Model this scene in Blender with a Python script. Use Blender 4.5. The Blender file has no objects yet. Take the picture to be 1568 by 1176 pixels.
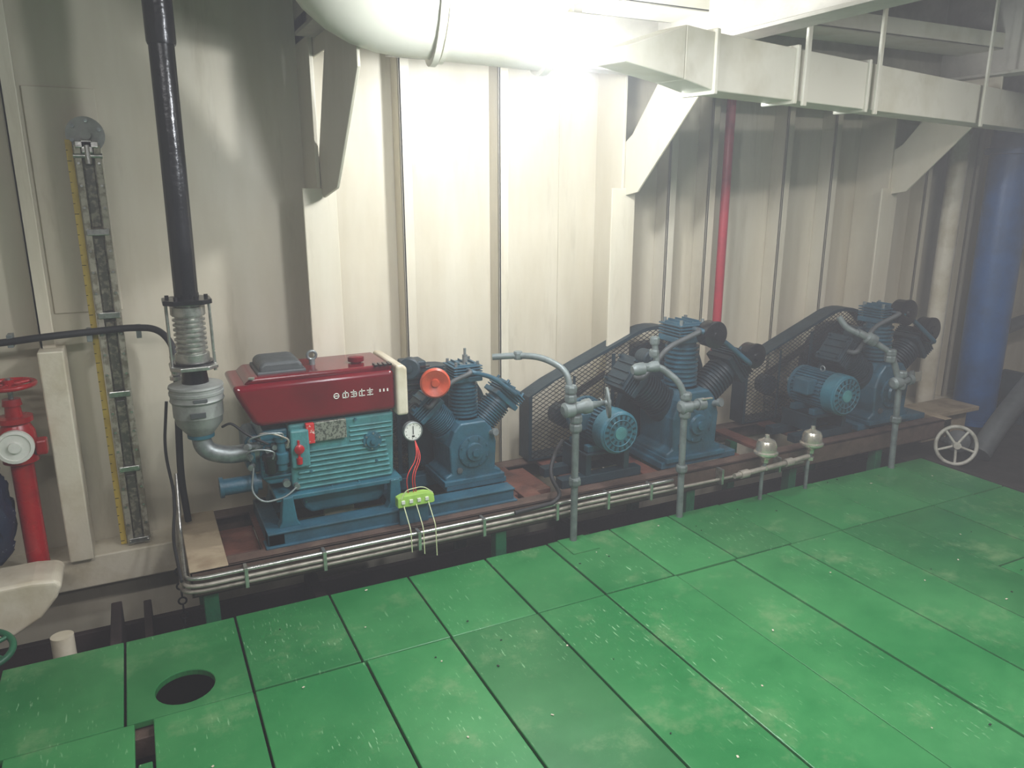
import bpy, bmesh, math, random
from mathutils import Vector, Matrix, noise
from mathutils.geometry import convex_hull_2d
random.seed(4)
sc=bpy.context.scene
sc.view_settings.view_transform='Standard'

# ---------------------------------------------------------------- materials
def C(h):
    h=h.lstrip('#'); o=[]
    for i in (0,2,4):
        c=int(h[i:i+2],16)/255
        o.append(c/12.92 if c<=.04045 else ((c+.055)/1.055)**2.4)
    return (o[0],o[1],o[2],1)
def paint(name,hx,hx2=None,rough=.4,metal=0,scale=6,lo=.45,hi=.7,bump=.03,stretch=(1,1,1),fine=60,bdist=.01,grime=None,gs=3,gst=(1,1,1),glo=.55,ghi=.8,gamt=.6):
    m=bpy.data.materials.new(name); m.use_nodes=True
    nt=m.node_tree; N=nt.nodes; L=nt.links
    b=N['Principled BSDF']
    tc=N.new('ShaderNodeTexCoord'); mp=N.new('ShaderNodeMapping'); mp.inputs['Scale'].default_value=stretch
    L.new(tc.outputs['Object'],mp.inputs['Vector'])
    nz=N.new('ShaderNodeTexNoise'); nz.inputs['Scale'].default_value=scale; nz.inputs['Detail'].default_value=6; nz.inputs['Roughness'].default_value=.6
    L.new(mp.outputs['Vector'],nz.inputs['Vector'])
    cr=N.new('ShaderNodeValToRGB'); cr.color_ramp.elements[0].position=lo; cr.color_ramp.elements[1].position=hi
    c1=C(hx)
    c2=C(hx2) if hx2 else (c1[0]*.8,c1[1]*.8,c1[2]*.8,1)
    cr.color_ramp.elements[0].color=c1; cr.color_ramp.elements[1].color=c2
    L.new(nz.outputs['Fac'],cr.inputs['Fac']); out=cr.outputs['Color']
    if grime:
        mg=N.new('ShaderNodeMapping'); mg.inputs['Scale'].default_value=gst; mg.inputs['Location'].default_value=(3.1,1.7,.4)
        L.new(tc.outputs['Object'],mg.inputs['Vector'])
        ng=N.new('ShaderNodeTexNoise'); ng.inputs['Scale'].default_value=gs; ng.inputs['Detail'].default_value=9; ng.inputs['Roughness'].default_value=.7
        L.new(mg.outputs['Vector'],ng.inputs['Vector'])
        rg=N.new('ShaderNodeValToRGB'); rg.color_ramp.elements[0].position=glo; rg.color_ramp.elements[0].color=(0,0,0,1)
        rg.color_ramp.elements[1].position=ghi; rg.color_ramp.elements[1].color=(gamt,gamt,gamt,1)
        L.new(ng.outputs['Fac'],rg.inputs['Fac'])
        mx=N.new('ShaderNodeMix'); mx.data_type='RGBA'; L.new(rg.outputs['Color'],mx.inputs['Factor']); L.new(out,mx.inputs['A']); mx.inputs['B'].default_value=C(grime)
        out=mx.outputs['Result']
    L.new(out,b.inputs['Base Color'])
    mr=N.new('ShaderNodeMapRange'); mr.inputs['To Min'].default_value=max(.03,rough-.08); mr.inputs['To Max'].default_value=min(1,rough+.15)
    L.new(nz.outputs['Fac'],mr.inputs['Value']); L.new(mr.outputs['Result'],b.inputs['Roughness'])
    b.inputs['Metallic'].default_value=metal
    if bump:
        n2=N.new('ShaderNodeTexNoise'); n2.inputs['Scale'].default_value=fine; n2.inputs['Detail'].default_value=3
        L.new(tc.outputs['Object'],n2.inputs['Vector'])
        bp=N.new('ShaderNodeBump'); bp.inputs['Strength'].default_value=bump*4; bp.inputs['Distance'].default_value=bdist
        L.new(n2.outputs['Fac'],bp.inputs['Height']); L.new(bp.outputs['Normal'],b.inputs['Normal'])
    return m
M={}
M['wall']=paint('wall_cream_paint','#cfc8b5','#bfb59e',rough=.40,scale=2.5,stretch=(2,1,.35),lo=.35,hi=.75,bump=.06,fine=5,bdist=.02,grime='#8e8268',gs=2.2,gst=(3,1,.5),glo=.56,ghi=.82,gamt=.55)
M['cream']=paint('cream_paint','#d0c8b4','#b5a98e',rough=.35,scale=5,bump=.02,grime='#7d6c52',gs=5,glo=.58,ghi=.8,gamt=.5)
M['duct']=paint('duct_paint','#d6d3c4','#c2bda8',rough=.35,scale=4,bump=.05,fine=8,grime='#97907a',gs=5,glo=.58,ghi=.8,gamt=.4)
M['ceil']=paint('ceiling_paint','#aaa69a','#827e74',rough=.6,scale=2)
G=dict(grime='#3a4446',gs=9,glo=.5,ghi=.75,gamt=.5)
M['teal']=paint('teal_machine_paint','#2c6373','#1d4350',rough=.36,scale=9,lo=.4,hi=.8,bump=.04,fine=90,**G)
M['teal2']=paint('blue_teal_paint','#2a5466','#1b3945',rough=.38,scale=9,lo=.4,hi=.8,bump=.04,fine=90,**G)
M['teal3']=paint('engine_green_paint','#4a888b','#346568',rough=.38,scale=12,lo=.4,hi=.8,bump=.04,fine=90,**G)
M['tdark']=paint('dark_teal_paint','#172d36','#0e1e25',rough=.45,scale=9)
M['red']=paint('engine_red_gloss','#6a0416','#560311',rough=.10,scale=3,bump=0)
M['hyd']=paint('hydrant_red_paint','#a8121b','#840e15',rough=.25,scale=8)
M['black']=paint('black_gloss_paint','#0e0e11','#18181c',rough=.2,scale=6)
M['rubber']=paint('black_rubber','#161618','#222224',rough=.6)
M['steel']=paint('galvanised_steel','#8f9696','#6b7272',rough=.38,metal=.6,scale=20)
M['pipe']=paint('grey_pipe_paint','#747d7c','#535c5b',rough=.42,metal=.2,scale=14,grime='#4a453c',gs=12,gamt=.6)
M['silver']=paint('stainless_steel','#c9c9c4','#9b9b96',rough=.28,metal=.9,scale=30)
M['gold']=paint('polished_nickel','#e6e1d2','#b9b3a0',rough=.22,metal=.8,scale=10,bump=0)
M['alu']=paint('grey_silencer','#989b97','#787b76',rough=.45,metal=.25,scale=10,grime='#55564f',gs=8,gamt=.5)
M['gframe']=paint('gauge_frame_metal','#b0ab9b','#827b69',rough=.45,metal=.2,scale=35,lo=.45,hi=.6)
M['gglass']=paint('gauge_glass_dark','#5b5a50','#908b78',rough=.3,scale=45,lo=.48,hi=.62)
M['orange']=paint('orange_plastic','#b9482a','#94391e',rough=.35,scale=10)
M['white']=paint('white_enamel','#dedfd8','#c9cac0',rough=.3,scale=10,bump=0)
M['wheelgrey']=paint('worn_white_enamel','#aaa89d','#7f7c71',rough=.4,scale=20,bump=0)
M['ruler']=paint('yellow_ruler','#c9ae4c','#ab8f3a',rough=.5,scale=10,bump=0)
M['bench']=paint('bench_brown_primer','#55433a','#3a2c25',rough=.55,scale=7,bump=.05,grime='#83725e',gs=8,gamt=.5)
M['benchred']=paint('bench_red_oxide','#633b30','#432821',rough=.5,scale=7,bump=.05,grime='#83725e',gs=8,gamt=.4)
M['benchtop']=paint('bench_tan_paint','#a3937a','#7f6c55',rough=.5,scale=7,bump=.05)
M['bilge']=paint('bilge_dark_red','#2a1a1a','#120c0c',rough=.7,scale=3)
M['gpost']=paint('green_post_paint','#1a6040','#133f2d',rough=.4,scale=8)
M['conduit']=paint('white_conduit','#9f998e','#777167',rough=.35,metal=.3,scale=20)
M['blue']=paint('blue_pipe_paint','#1c5590','#174574',rough=.35,scale=5)
M['navy']=paint('sack_navy','#16233d','#c8cdd4',rough=.55,scale=38,lo=.66,hi=.7)
M['lime']=paint('lime_terminal_box','#a6cf62','#8fb74e',rough=.4,scale=10,bump=0)
M['wirered']=paint('red_wire','#c02c1f',rough=.4,bump=0)
M['string']=paint('pale_green_wire','#c8d0a4',rough=.5,bump=0)
M['label']=paint('nameplate_aluminium','#8b8d82','#4c4e48',rough=.35,metal=.3,scale=120,lo=.5,hi=.56,bump=0)
M['labelred']=paint('nameplate_red','#c02a2a','#d9c9c0',rough=.35,scale=70,lo=.6,hi=.66,bump=0)
M['greyg']=paint('dark_grey_pipe','#4b4f50','#35393a',rough=.5,scale=6)
M['deckbrown']=paint('dark_deck_paint','#2b2724','#1c1917',rough=.6,scale=5)
M['redpipe']=paint('red_pipe_paint','#a8303c','#8a2430',rough=.35,scale=5)

def floor_mat():
    m=bpy.data.materials.new('green_deck_plate_paint'); m.use_nodes=True
    nt=m.node_tree;N=nt.nodes;L=nt.links;b=N['Principled BSDF']
    tc=N.new('ShaderNodeTexCoord')
    n1=N.new('ShaderNodeTexNoise'); n1.inputs['Scale'].default_value=1.7; n1.inputs['Detail'].default_value=8; n1.inputs['Roughness'].default_value=.65
    L.new(tc.outputs['Object'],n1.inputs['Vector'])
    r1=N.new('ShaderNodeValToRGB'); r1.color_ramp.elements[0].position=.38; r1.color_ramp.elements[0].color=C('#1c6a36')
    r1.color_ramp.elements[1].position=.72; r1.color_ramp.elements[1].color=C('#3b824a')
    L.new(n1.outputs['Fac'],r1.inputs['Fac'])
    ge=N.new('ShaderNodeNewGeometry'); mr0=N.new('ShaderNodeMapRange'); mr0.inputs['To Min'].default_value=.80; mr0.inputs['To Max'].default_value=1.10
    L.new(ge.outputs['Random Per Island'],mr0.inputs['Value'])
    hs=N.new('ShaderNodeHueSaturation'); L.new(mr0.outputs['Result'],hs.inputs['Value']); L.new(r1.outputs['Color'],hs.inputs['Color'])
    mp=N.new('ShaderNodeMapping'); mp.inputs['Scale'].default_value=(130,20,20); mp.inputs['Rotation'].default_value=(0,0,.7)
    L.new(tc.outputs['Object'],mp.inputs['Vector'])
    n2=N.new('ShaderNodeTexNoise'); n2.inputs['Scale'].default_value=1; n2.inputs['Detail'].default_value=3
    L.new(mp.outputs['Vector'],n2.inputs['Vector'])
    r2=N.new('ShaderNodeValToRGB'); r2.color_ramp.elements[0].position=.64; r2.color_ramp.elements[0].color=(0,0,0,1); r2.color_ramp.elements[1].position=.70; r2.color_ramp.elements[1].color=(1,1,1,1)
    L.new(n2.outputs['Fac'],r2.inputs['Fac'])
    n3=N.new('ShaderNodeTexNoise'); n3.inputs['Scale'].default_value=2.2; n3.inputs['Detail'].default_value=3
    L.new(tc.outputs['Object'],n3.inputs['Vector'])
    r3=N.new('ShaderNodeValToRGB'); r3.color_ramp.elements[0].position=.45; r3.color_ramp.elements[0].color=(0,0,0,1); r3.color_ramp.elements[1].position=.62; r3.color_ramp.elements[1].color=(.8,.8,.8,1)
    L.new(n3.outputs['Fac'],r3.inputs['Fac'])
    mu=N.new('ShaderNodeMath'); mu.operation='MULTIPLY'; L.new(r2.outputs['Color'],mu.inputs[0]); L.new(r3.outputs['Color'],mu.inputs[1])
    mx=N.new('ShaderNodeMix'); mx.data_type='RGBA'; L.new(mu.outputs[0],mx.inputs['Factor']); L.new(hs.outputs['Color'],mx.inputs['A']); mx.inputs['B'].default_value=C('#98bf96')
    n4=N.new('ShaderNodeTexNoise'); n4.inputs['Scale'].default_value=3.5; n4.inputs['Detail'].default_value=10; n4.inputs['Roughness'].default_value=.75
    L.new(tc.outputs['Object'],n4.inputs['Vector'])
    r4=N.new('ShaderNodeValToRGB'); r4.color_ramp.elements[0].position=.54; r4.color_ramp.elements[0].color=(0,0,0,1); r4.color_ramp.elements[1].position=.72; r4.color_ramp.elements[1].color=(.6,.6,.6,1)
    L.new(n4.outputs['Fac'],r4.inputs['Fac'])
    mx2=N.new('ShaderNodeMix'); mx2.data_type='RGBA'; L.new(r4.outputs['Color'],mx2.inputs['Factor']); L.new(mx.outputs['Result'],mx2.inputs['A']); mx2.inputs['B'].default_value=C('#7a946a')
    L.new(mx2.outputs['Result'],b.inputs['Base Color'])
    mr=N.new('ShaderNodeMapRange'); mr.inputs['To Min'].default_value=.18; mr.inputs['To Max'].default_value=.55
    L.new(n1.outputs['Fac'],mr.inputs['Value']); L.new(mr.outputs['Result'],b.inputs['Roughness'])
    bp=N.new('ShaderNodeBump'); bp.inputs['Strength'].default_value=.3; bp.inputs['Distance'].default_value=.02
    L.new(n3.outputs['Fac'],bp.inputs['Height']); L.new(bp.outputs['Normal'],b.inputs['Normal'])
    return m
M['floor']=floor_mat()

# ---------------------------------------------------------------- helpers
def root(name,loc=(0,0,0)):
    o=bpy.data.objects.new(name,None); o.location=loc; o.empty_display_size=.05
    sc.collection.objects.link(o); return o
def fin(r,name,bm,mat,bevel=0,smooth=True,seg=2):
    me=bpy.data.meshes.new(name); bmesh.ops.recalc_face_normals(bm,faces=bm.faces); bm.to_mesh(me); bm.free()
    if smooth:
        for p in me.polygons: p.use_smooth=True
        me.set_sharp_from_angle(angle=.6)
    me.materials.append(M[mat] if isinstance(mat,str) else mat)
    o=bpy.data.objects.new(name,me); sc.collection.objects.link(o)
    if r is not None:
        o.parent=r; o.matrix_parent_inverse=Matrix.Translation(-Vector(r.location))
    if bevel:
        md=o.modifiers.new('bevel','BEVEL'); md.width=bevel; md.segments=seg; md.limit_method='ANGLE'; md.angle_limit=.6
    return o
def addbox(bm,x0,x1,y0,y1,z0,z1,R=None):
    vs=[Vector((x,y,z)) for x in (x0,x1) for y in (y0,y1) for z in (z0,z1)]
    if R is not None: vs=[R@v for v in vs]
    v=[bm.verts.new(p) for p in vs]
    for f in ((0,1,3,2),(4,6,7,5),(0,4,5,1),(2,3,7,6),(0,2,6,4),(1,5,7,3)): bm.faces.new([v[i] for i in f])
def box(r,name,x0,x1,y0,y1,z0,z1,mat,bevel=.004,R=None):
    bm=bmesh.new(); addbox(bm,x0,x1,y0,y1,z0,z1,R); return fin(r,name,bm,mat,bevel,smooth=False)
def boxes(r,name,L,mat,bevel=.003):
    bm=bmesh.new()
    for b in L: addbox(bm,*b)
    return fin(r,name,bm,mat,bevel,smooth=False)
def frame(d):
    d=Vector(d).normalized(); a=Vector((0,0,1)) if abs(d.z)<.9 else Vector((1,0,0))
    u=d.cross(a).normalized(); w=d.cross(u).normalized(); return d,u,w
def addlathe(bm,p,d,prof,seg=28):
    p=Vector(p); d,u,w=frame(d); rings=[]
    for (t,rr) in prof:
        rr=max(rr,.0004)
        rings.append([bm.verts.new(p+d*t+(u*math.cos(2*math.pi*i/seg)+w*math.sin(2*math.pi*i/seg))*rr) for i in range(seg)])
    for a,b in zip(rings,rings[1:]):
        for i in range(seg):
            bm.faces.new((a[i],a[(i+1)%seg],b[(i+1)%seg],b[i]))
    bm.faces.new(rings[0]); bm.faces.new(rings[-1])
def lathe(r,name,p,d,prof,mat,seg=28,bevel=0):
    bm=bmesh.new(); addlathe(bm,p,d,prof,seg); return fin(r,name,bm,mat,bevel)
def cyl(r,name,p0,p1,rad,mat,r2=None,seg=24,bevel=0):
    p0=Vector(p0);p1=Vector(p1); L=(p1-p0).length
    return lathe(r,name,p0,p1-p0,[(0,rad),(L,rad if r2 is None else r2)],mat,seg,bevel)
def cyls(r,name,L,mat,seg=12):
    bm=bmesh.new()
    for p0,p1,rad in L:
        p0=Vector(p0);p1=Vector(p1); addlathe(bm,p0,p1-p0,[(0,rad),((p1-p0).length,rad)],seg)
    return fin(r,name,bm,mat)
def tube(r,name,pts,rad,mat,fil=.05,cyc=False):
    P=[Vector(p) for p in pts]; out=[]
    if cyc: out=P
    else:
        out=[P[0]]
        for i in range(1,len(P)-1):
            a,b,c=P[i-1],P[i],P[i+1]
            f=min(fil,(a-b).length*.48,(c-b).length*.48)
            s=b+(a-b).normalized()*f; e=b+(c-b).normalized()*f
            for k in range(9):
                t=k/8; out.append(s*(1-t)**2+b*2*t*(1-t)+e*t*t)
        out.append(P[-1])
    cu=bpy.data.curves.new(name,'CURVE'); cu.dimensions='3D'; sp=cu.splines.new('POLY'); sp.points.add(len(out)-1)
    for q,v in zip(sp.points,out): q.co=(v.x,v.y,v.z,1)
    sp.use_cyclic_u=cyc; sp.use_smooth=True
    cu.bevel_depth=rad; cu.bevel_resolution=10 if rad>.1 else 5; cu.use_fill_caps=True
    cu.materials.append(M[mat]); o=bpy.data.objects.new(name,cu); sc.collection.objects.link(o)
    if r is not None: o.parent=r; o.matrix_parent_inverse=Matrix.Translation(-Vector(r.location))
    return o
def ring(r,name,c,n,R,rad,mat,seg=40):
    d,u,w=frame(n); c=Vector(c)
    return tube(r,name,[c+(u*math.cos(2*math.pi*i/seg)+w*math.sin(2*math.pi*i/seg))*R for i in range(seg)],rad,mat,cyc=True)
def prism(r,name,poly,ax,a0,a1,mat,bevel=.004,smooth=False,seg=2):
    bm=bmesh.new()
    def mk(p,a):
        if ax=='x': return (a,p[0],p[1])
        if ax=='y': return (p[0],a,p[1])
        return (p[0],p[1],a)
    A=[bm.verts.new(mk(p,a0)) for p in poly];B=[bm.verts.new(mk(p,a1)) for p in poly];n=len(poly)
    bm.faces.new(A);bm.faces.new(B)
    for i in range(n): bm.faces.new((A[i],A[(i+1)%n],B[(i+1)%n],B[i]))
    return fin(r,name,bm,mat,bevel,smooth,seg)
def handwheel(r,c,n,R,rad,mat,sp=5,pre='handwheel'):
    ring(r,pre+'_rim',c,n,R,rad,mat); d,u,w=frame(n); c=Vector(c)
    L=[(c,c+(u*math.cos(2*math.pi*i/sp+.3)+w*math.sin(2*math.pi*i/sp+.3))*R,rad*.7) for i in range(sp)]
    L.append((c-d*rad*2,c+d*rad*2,rad*2))
    cyls(r,pre+'_spokes',L,mat)
def bolts(r,name,c,n,R,k,rad,h,mat):
    d,u,w=frame(n); c=Vector(c); L=[]
    for i in range(k):
        q=c+(u*math.cos(2*math.pi*i/k+.4)+w*math.sin(2*math.pi*i/k+.4))*R
        L.append((q,q+d*h,rad))
    return cyls(r,name,L,mat,seg=6)

# ---------------------------------------------------------------- room shell
bm=bmesh.new(); addbox(bm,-3,6.8,3.6,3.65,-.6,2.75); fin(None,'wall_back',bm,'wall',smooth=False)
bm=bmesh.new(); addbox(bm,6.8,6.85,-2,3.65,-.6,2.75); fin(None,'wall_right',bm,'wall',smooth=False)
bm=bmesh.new(); addbox(bm,-3.05,-3,-2,3.65,-.6,2.75); fin(None,'wall_left',bm,'wall',smooth=False)
bm=bmesh.new(); addbox(bm,-3,6.85,-2,3.65,2.75,2.8); fin(None,'ceiling',bm,'ceil',smooth=False)
st=root('wall_stiffener_set',(0,3.55,1))
def stiff(i,x,z0=.08,z1=2.75,d=.11,w=.055):
    boxes(st,'stiffener_%d'%i,[(x,x+.014,3.6-d,3.6,z0,z1),(x,x+w,3.6-d,3.6-d+.014,z0,z1)],'wall',.004)
for i,x in enumerate((-1.35,-.84,-.37,1.16,1.66,2.70,2.98,3.55,3.95,4.85,5.35,5.9)): stiff(i,x)
box(st,'weld_seam',2.06,2.066,3.592,3.6,.1,2.2,'wall',.002)
box(st,'stiffener_foot_box',-.375,-.285,3.40,3.56,.08,.98,'cream',.006)
boxes(st,'doubler_plate',[(-.31,-.06,3.592,3.6,1.1,1.98)],'wall',.003)
frames=[root('hull_web_frame',(.745,3.4,1)),root('hull_web_frame',(2.30,3.4,1)),root('hull_web_frame',(4.31,3.4,1))]
for r_,x,k in ((frames[0],.745,0),(frames[1],2.30,1),(frames[2],4.31,1)):
    box(r_,'face_flange',x-.072,x+.072,3.34,3.356,.08,1.60,'wall',.004)
    box(r_,'web',x-.008,x+.008,3.35,3.6,.08,2.3,'wall',.002)
    if k==0: pts=[(3.42,1.62),(3.32,1.56),(3.08,1.60),(3.0,1.68),(2.70,2.0),(2.70,2.2),(3.6,2.2),(3.6,2.12),(3.16,2.12)]
    else: pts=[(3.44,1.66),(3.36,1.56),(3.24,1.58),(2.74,2.06),(2.74,2.2),(3.0,2.2),(3.3,1.86),(3.44,1.78)]
    prism(r_,'knee_bracket',pts,'x',x+.01,x+.022,'wall',.003)
    box(r_,'overhead_web',x-.008,x+.008,-1.9,3.6,2.2,2.75,'ceil',.002)
    box(r_,'overhead_flange',x-.07,x+.07,-1.9,3.3,2.185,2.2,'ceil',.002)
box(root('wall_stringer_ledge',(0,3.5,0)),'ledge_beam',-2.99,6.79,3.43,3.6,-.06,.08,'cream',.006)
b_=root('bilge_bottom',(2,2,-.6))
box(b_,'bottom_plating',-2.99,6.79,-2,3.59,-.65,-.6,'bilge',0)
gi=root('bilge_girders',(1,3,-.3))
boxes(gi,'girder_and_shade_plates',[(-.24,-.20,2.95,3.29,-.6,-.08),(-.12,-.09,2.95,3.29,-.6,-.1),(.55,.6,2.95,3.29,-.6,-.12),(1.9,1.95,2.95,3.29,-.6,-.12),(-2.9,6,3.3,3.33,-.6,-.20),(-.6,4.2,2.80,2.81,-.6,-.04)],'bilge',.004)  # last plate is added below the bench front to keep the bilge in shade
cyl(root('bilge_pipe',(-.4,3.2,-.3)),'pipe_body',(-.40,3.02,-.598),(-.40,3.05,-.05),.04,'cream')
ch=root('bilge_chain',(.02,3.2,-.1))
for i in range(12):
    ring(ch,'link_%d'%i,(.03,3.25,.02-i*.035),(1,0,0) if i%2 else (0,1,0),.016,.004,'rubber',seg=12)

bm=bmesh.new()
def plate(x0,x1,y0,y1,hole=None):
    g=.004; x0+=g;x1-=g;y0+=g;y1-=g; dz=random.uniform(-.003,.003)
    if hole is None:
        addbox(bm,x0,x1,y0,y1,-.022+dz,dz)
    else:
        cx,cy,R=hole; seg=32; outer=[]
        for i in range(seg):
            a=2*math.pi*(i+.5)/seg; c,s=math.cos(a),math.sin(a)
            k=min(((x1-cx) if c>0 else (cx-x0))/abs(c),((y1-cy) if s>0 else (cy-y0))/abs(s))
            outer.append((cx+c*k,cy+s*k))
        for q in ((x0,y0),(x0,y1),(x1,y0),(x1,y1)):
            j=min(range(seg),key=lambda i:(outer[i][0]-q[0])**2+(outer[i][1]-q[1])**2); outer[j]=q
        def rg(P,z): return [bm.verts.new((p[0],p[1],z)) for p in P]
        inner=[(cx+R*math.cos(2*math.pi*(i+.5)/seg),cy+R*math.sin(2*math.pi*(i+.5)/seg)) for i in range(seg)]
        A=rg(outer,dz);B=rg(inner,dz);D=rg(inner,dz-.022);E=rg(outer,dz-.022)
        for X,Y in ((A,B),(B,D),(D,E),(E,A)):
            for i in range(seg): bm.faces.new((X[i],X[(i+1)%seg],Y[(i+1)%seg],Y[i]))
YA0,YA1=2.31,2.815
xa=[-.56,-.18,.2,.565,.9,1.26,1.575,1.92,2.27,2.6,2.93,3.27,3.6,3.93,4.2]
for a,b in zip(xa,xa[1:]):
    plate(a,b,YA0,YA1,hole=(0.0,2.44,.092) if a==-.18 else None)
xb=[-1.6,-1.2,-.86,-.5,-.15,.2,.574,.895,1.259,1.572,1.93,2.25,2.58,2.92,3.25,3.6,3.93,4.2]
for a,b in zip(xb,xb[1:]):
    if a==-.15: 
        plate(-.105,b,.9,YA0)
        plate(-.15,-.105,.9,2.12)
    elif a>3.2: plate(a,b,1.75,YA0)
    else: plate(a,b,.9,YA0)
for a,b in zip(xb,xb[1:]):
    if a>3.2: plate(a,b,.3,1.75)
    else: plate(a,b,-.4,.9)
    plate(a,b,-1.9,-.4 if a<=3.2 else .3)
fl=fin(None,'floor',bm,'floor',bevel=.003,smooth=False)
box(root('floor_support_frame',(1,2,-.1)),'support_grid_bar',-.6,4.2,2.27,2.34,-.10,-.03,'bench',.003)
dk=root('side_deck',(5,2,-.05)); box(dk,'deck_plating',4.22,6.79,-1.9,3.42,-.12,-.06,'deckbrown',.002)
box(dk,'deck_coaming',4.215,4.25,-1.9,2.8,-.1,.0,'deckbrown',.003)
db=root('floor_paint_flakes',(1.5,1.8,0)); rr=random.Random(9); bm=bmesh.new()
for i in range(60):
    x,y=rr.uniform(-.5,4.0),rr.uniform(.95,2.78); s=rr.uniform(.002,.005); a=rr.uniform(0,3)
    if math.hypot(x,y-2.44)<.11 or abs(x+.12)<.05: continue
    R=Matrix.Translation((x,y,.0032))@Matrix.Rotation(a,4,'Z'); addbox(bm,-s,s*rr.uniform(.5,1.6),-s*.6,s*.7,0,.0012,R)
fin(db,'flakes',bm,'cream',smooth=False)
bm=bmesh.new()
for i in range(30):
    x,y=rr.uniform(.3,4.0),rr.uniform(.95,2.78); s=rr.uniform(.002,.005); R=Matrix.Translation((x,y,.0032))@Matrix.Rotation(i,4,'Z'); addbox(bm,-s,s,-s*.6,s*.7,0,.002,R)
fin(db,'dirt_specks',bm,'rubber',smooth=False)

# ---------------------------------------------------------------- bench frame
be=root('machinery_bench',(2.3,3.2,.1))
Z=.2
boxes(be,'front_channel',[(.06,4.5,2.85,2.862,.09,Z),(.06,4.5,2.85,2.93,Z-.012,Z),(.06,4.5,2.85,2.91,.09,.1)],'bench')
boxes(be,'rear_channel',[(.06,4.5,3.40,3.41,.09,Z),(.06,4.5,3.33,3.41,Z-.012,Z)],'bench')
boxes(be,'end_members',[(.06,.20,2.85,3.42,Z-.011,Z+.002),(.06,.072,2.85,3.41,.09,Z),(4.43,4.5,2.85,3.41,.12,Z+.001)],'benchtop')
boxes(be,'cross_members',[(x,x+.09,2.86,3.4,Z-.02,Z-.001) for x in (.34,1.40,1.52,1.80,2.2,2.75,3.0,3.35,3.9,4.25)],'benchred')
boxes(be,'red_box_girders',[(.2,.34,3.0,3.25,.1,.17),(1.49,1.7,3.0,3.3,.12,.19)],'benchred')
boxes(be,'legs',[(x,x+.055,2.865,2.92,-.598,.1) for x in (.1,1.34,2.43,3.15,3.85)]+[(x,x+.055,3.34,3.39,-.598,.1) for x in (.1,1.34,2.43,3.15,3.85)],'gpost')

co=root('conduit_run',(1.5,2.82,.16))
for i in range(3):
    z=.128+i*.026; y=2.822-(i%2)*.008
    tube(co,'conduit_%d'%i,[(.045+.01*i,3.30,.34+.05*i),(.035+.008*i,3.2,z+.02),(.03+.008*i,y+.02,z),(.10,y,z),(1.6,y,z+.004),(1.75,y,z+.01),(2.3 if i else 3.2,y,z+.006)],.008,'conduit' if i<2 else 'silver',fil=.07)
boxes(co,'clamps',[(x,x+.014,2.80,2.85,.112,.195) for x in (.25,.55,.95,1.25,1.62,1.9,2.15,2.6,3.0)],'silver',.002)
tube(co,'thin_cable',[(.06,3.32,.75),(.03,3.3,.55),(.05,3.25,.35),(.02,3.1,.24),(.03,2.83,.18)],.006,'rubber',fil=.08)

# ---------------------------------------------------------------- diesel engine
en=root('diesel_engine',(.68,3.14,.27))
boxes(en,'skid_beams',[(.36,1.46,2.92,2.985,.2,.262),(.36,1.46,3.26,3.32,.2,.262),(.36,.43,2.92,3.3,.2,.262),(.9,.96,2.95,3.3,.2,.25),(1.40,1.46,2.95,3.3,.2,.25)],'teal2',.005)
boxes(en,'skid_flange',[(.35,1.47,2.905,2.99,.2,.208),(.36,1.46,2.91,2.995,.256,.264)],'teal2',.002)
prism(en,'fuel_tank',[(.285,.862),(.30,.815),(.355,.70),(.385,.69),(.93,.69),(.93,.865)],'y',2.975,3.30,'red',bevel=.022,seg=5)
prism(en,'tank_top_step',[(.33,.86),(.36,.885),(.92,.885),(.93,.86)],'y',3.0,3.28,'red',bevel=.01,seg=3)
prism(en,'tank_end_cap',[(.932,.665),(.982,.665),(.982,.87),(.965,.885),(.932,.885)],'y',2.965,3.31,'cream',bevel=.012,seg=3)
prism(en,'water_hopper_cap',[(.40,.885),(.57,.885),(.57,.915),(.55,.93),(.42,.93),(.40,.915)],'y',3.05,3.25,'greyg',bevel=.012,seg=3)
box(en,'hopper_rim',.39,.58,3.04,3.26,.88,.895,'greyg',.004)
ring(en,'lifting_eye',(.625,3.14,.925),(0,1,.1),.018,.006,'steel',seg=20)
cyl(en,'eye_base',(.625,3.14,.88),(.625,3.14,.91),.012,'steel')
lathe(en,'filler_cap',(.80,3.10,.88),(0,0,1),[(0,.022),(.012,.022),(.012,.034),(.03,.034),(.034,.028),(.036,0)],'red')
boxes(en,'top_vents',[(.85+i*.02,.862+i*.02,2.985,3.03,.884,.892) for i in range(4)],'black',.001)
lathe(en,'vent_disc',(.36,2.99,.885),(0,0,1),[(0,.012),(.006,.012),(.007,.006),(.008,0)],'silver')
L=[]
def S(x0,x1,z0,z1): L.append((x0,x1,2.9735,2.976,z0,z1))
for k in range(4):
    x=.705+k*.034
    S(x,x+.026,.789,.793);S(x+.011,x+.0145,.768,.80);S(x,x+.026,.77,.7735);S(x,x+.0035,.775,.793) if k%2==0 else S(x+.004,x+.022,.781,.784)
    if k<2: S(x+.0225,x+.026,.77,.793)
for k in range(3): S(.86+k*.016,.866+k*.016,.778,.79)
boxes(en,'tank_lettering',L,'white',0)
ring(en,'tank_emblem',(.680,2.974,.782),(0,1,0),.0105,.0018,'white',seg=20)
box(en,'tank_emblem_bar',.668,.692,2.973,2.976,.7805,.7835,'white',0)
prism(en,'engine_block',[(.485,.41),(.52,.375),(.89,.375),(.915,.40),(.925,.68),(.485,.68)],'y',3.0,3.29,'teal3',bevel=.012,seg=3)
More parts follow.
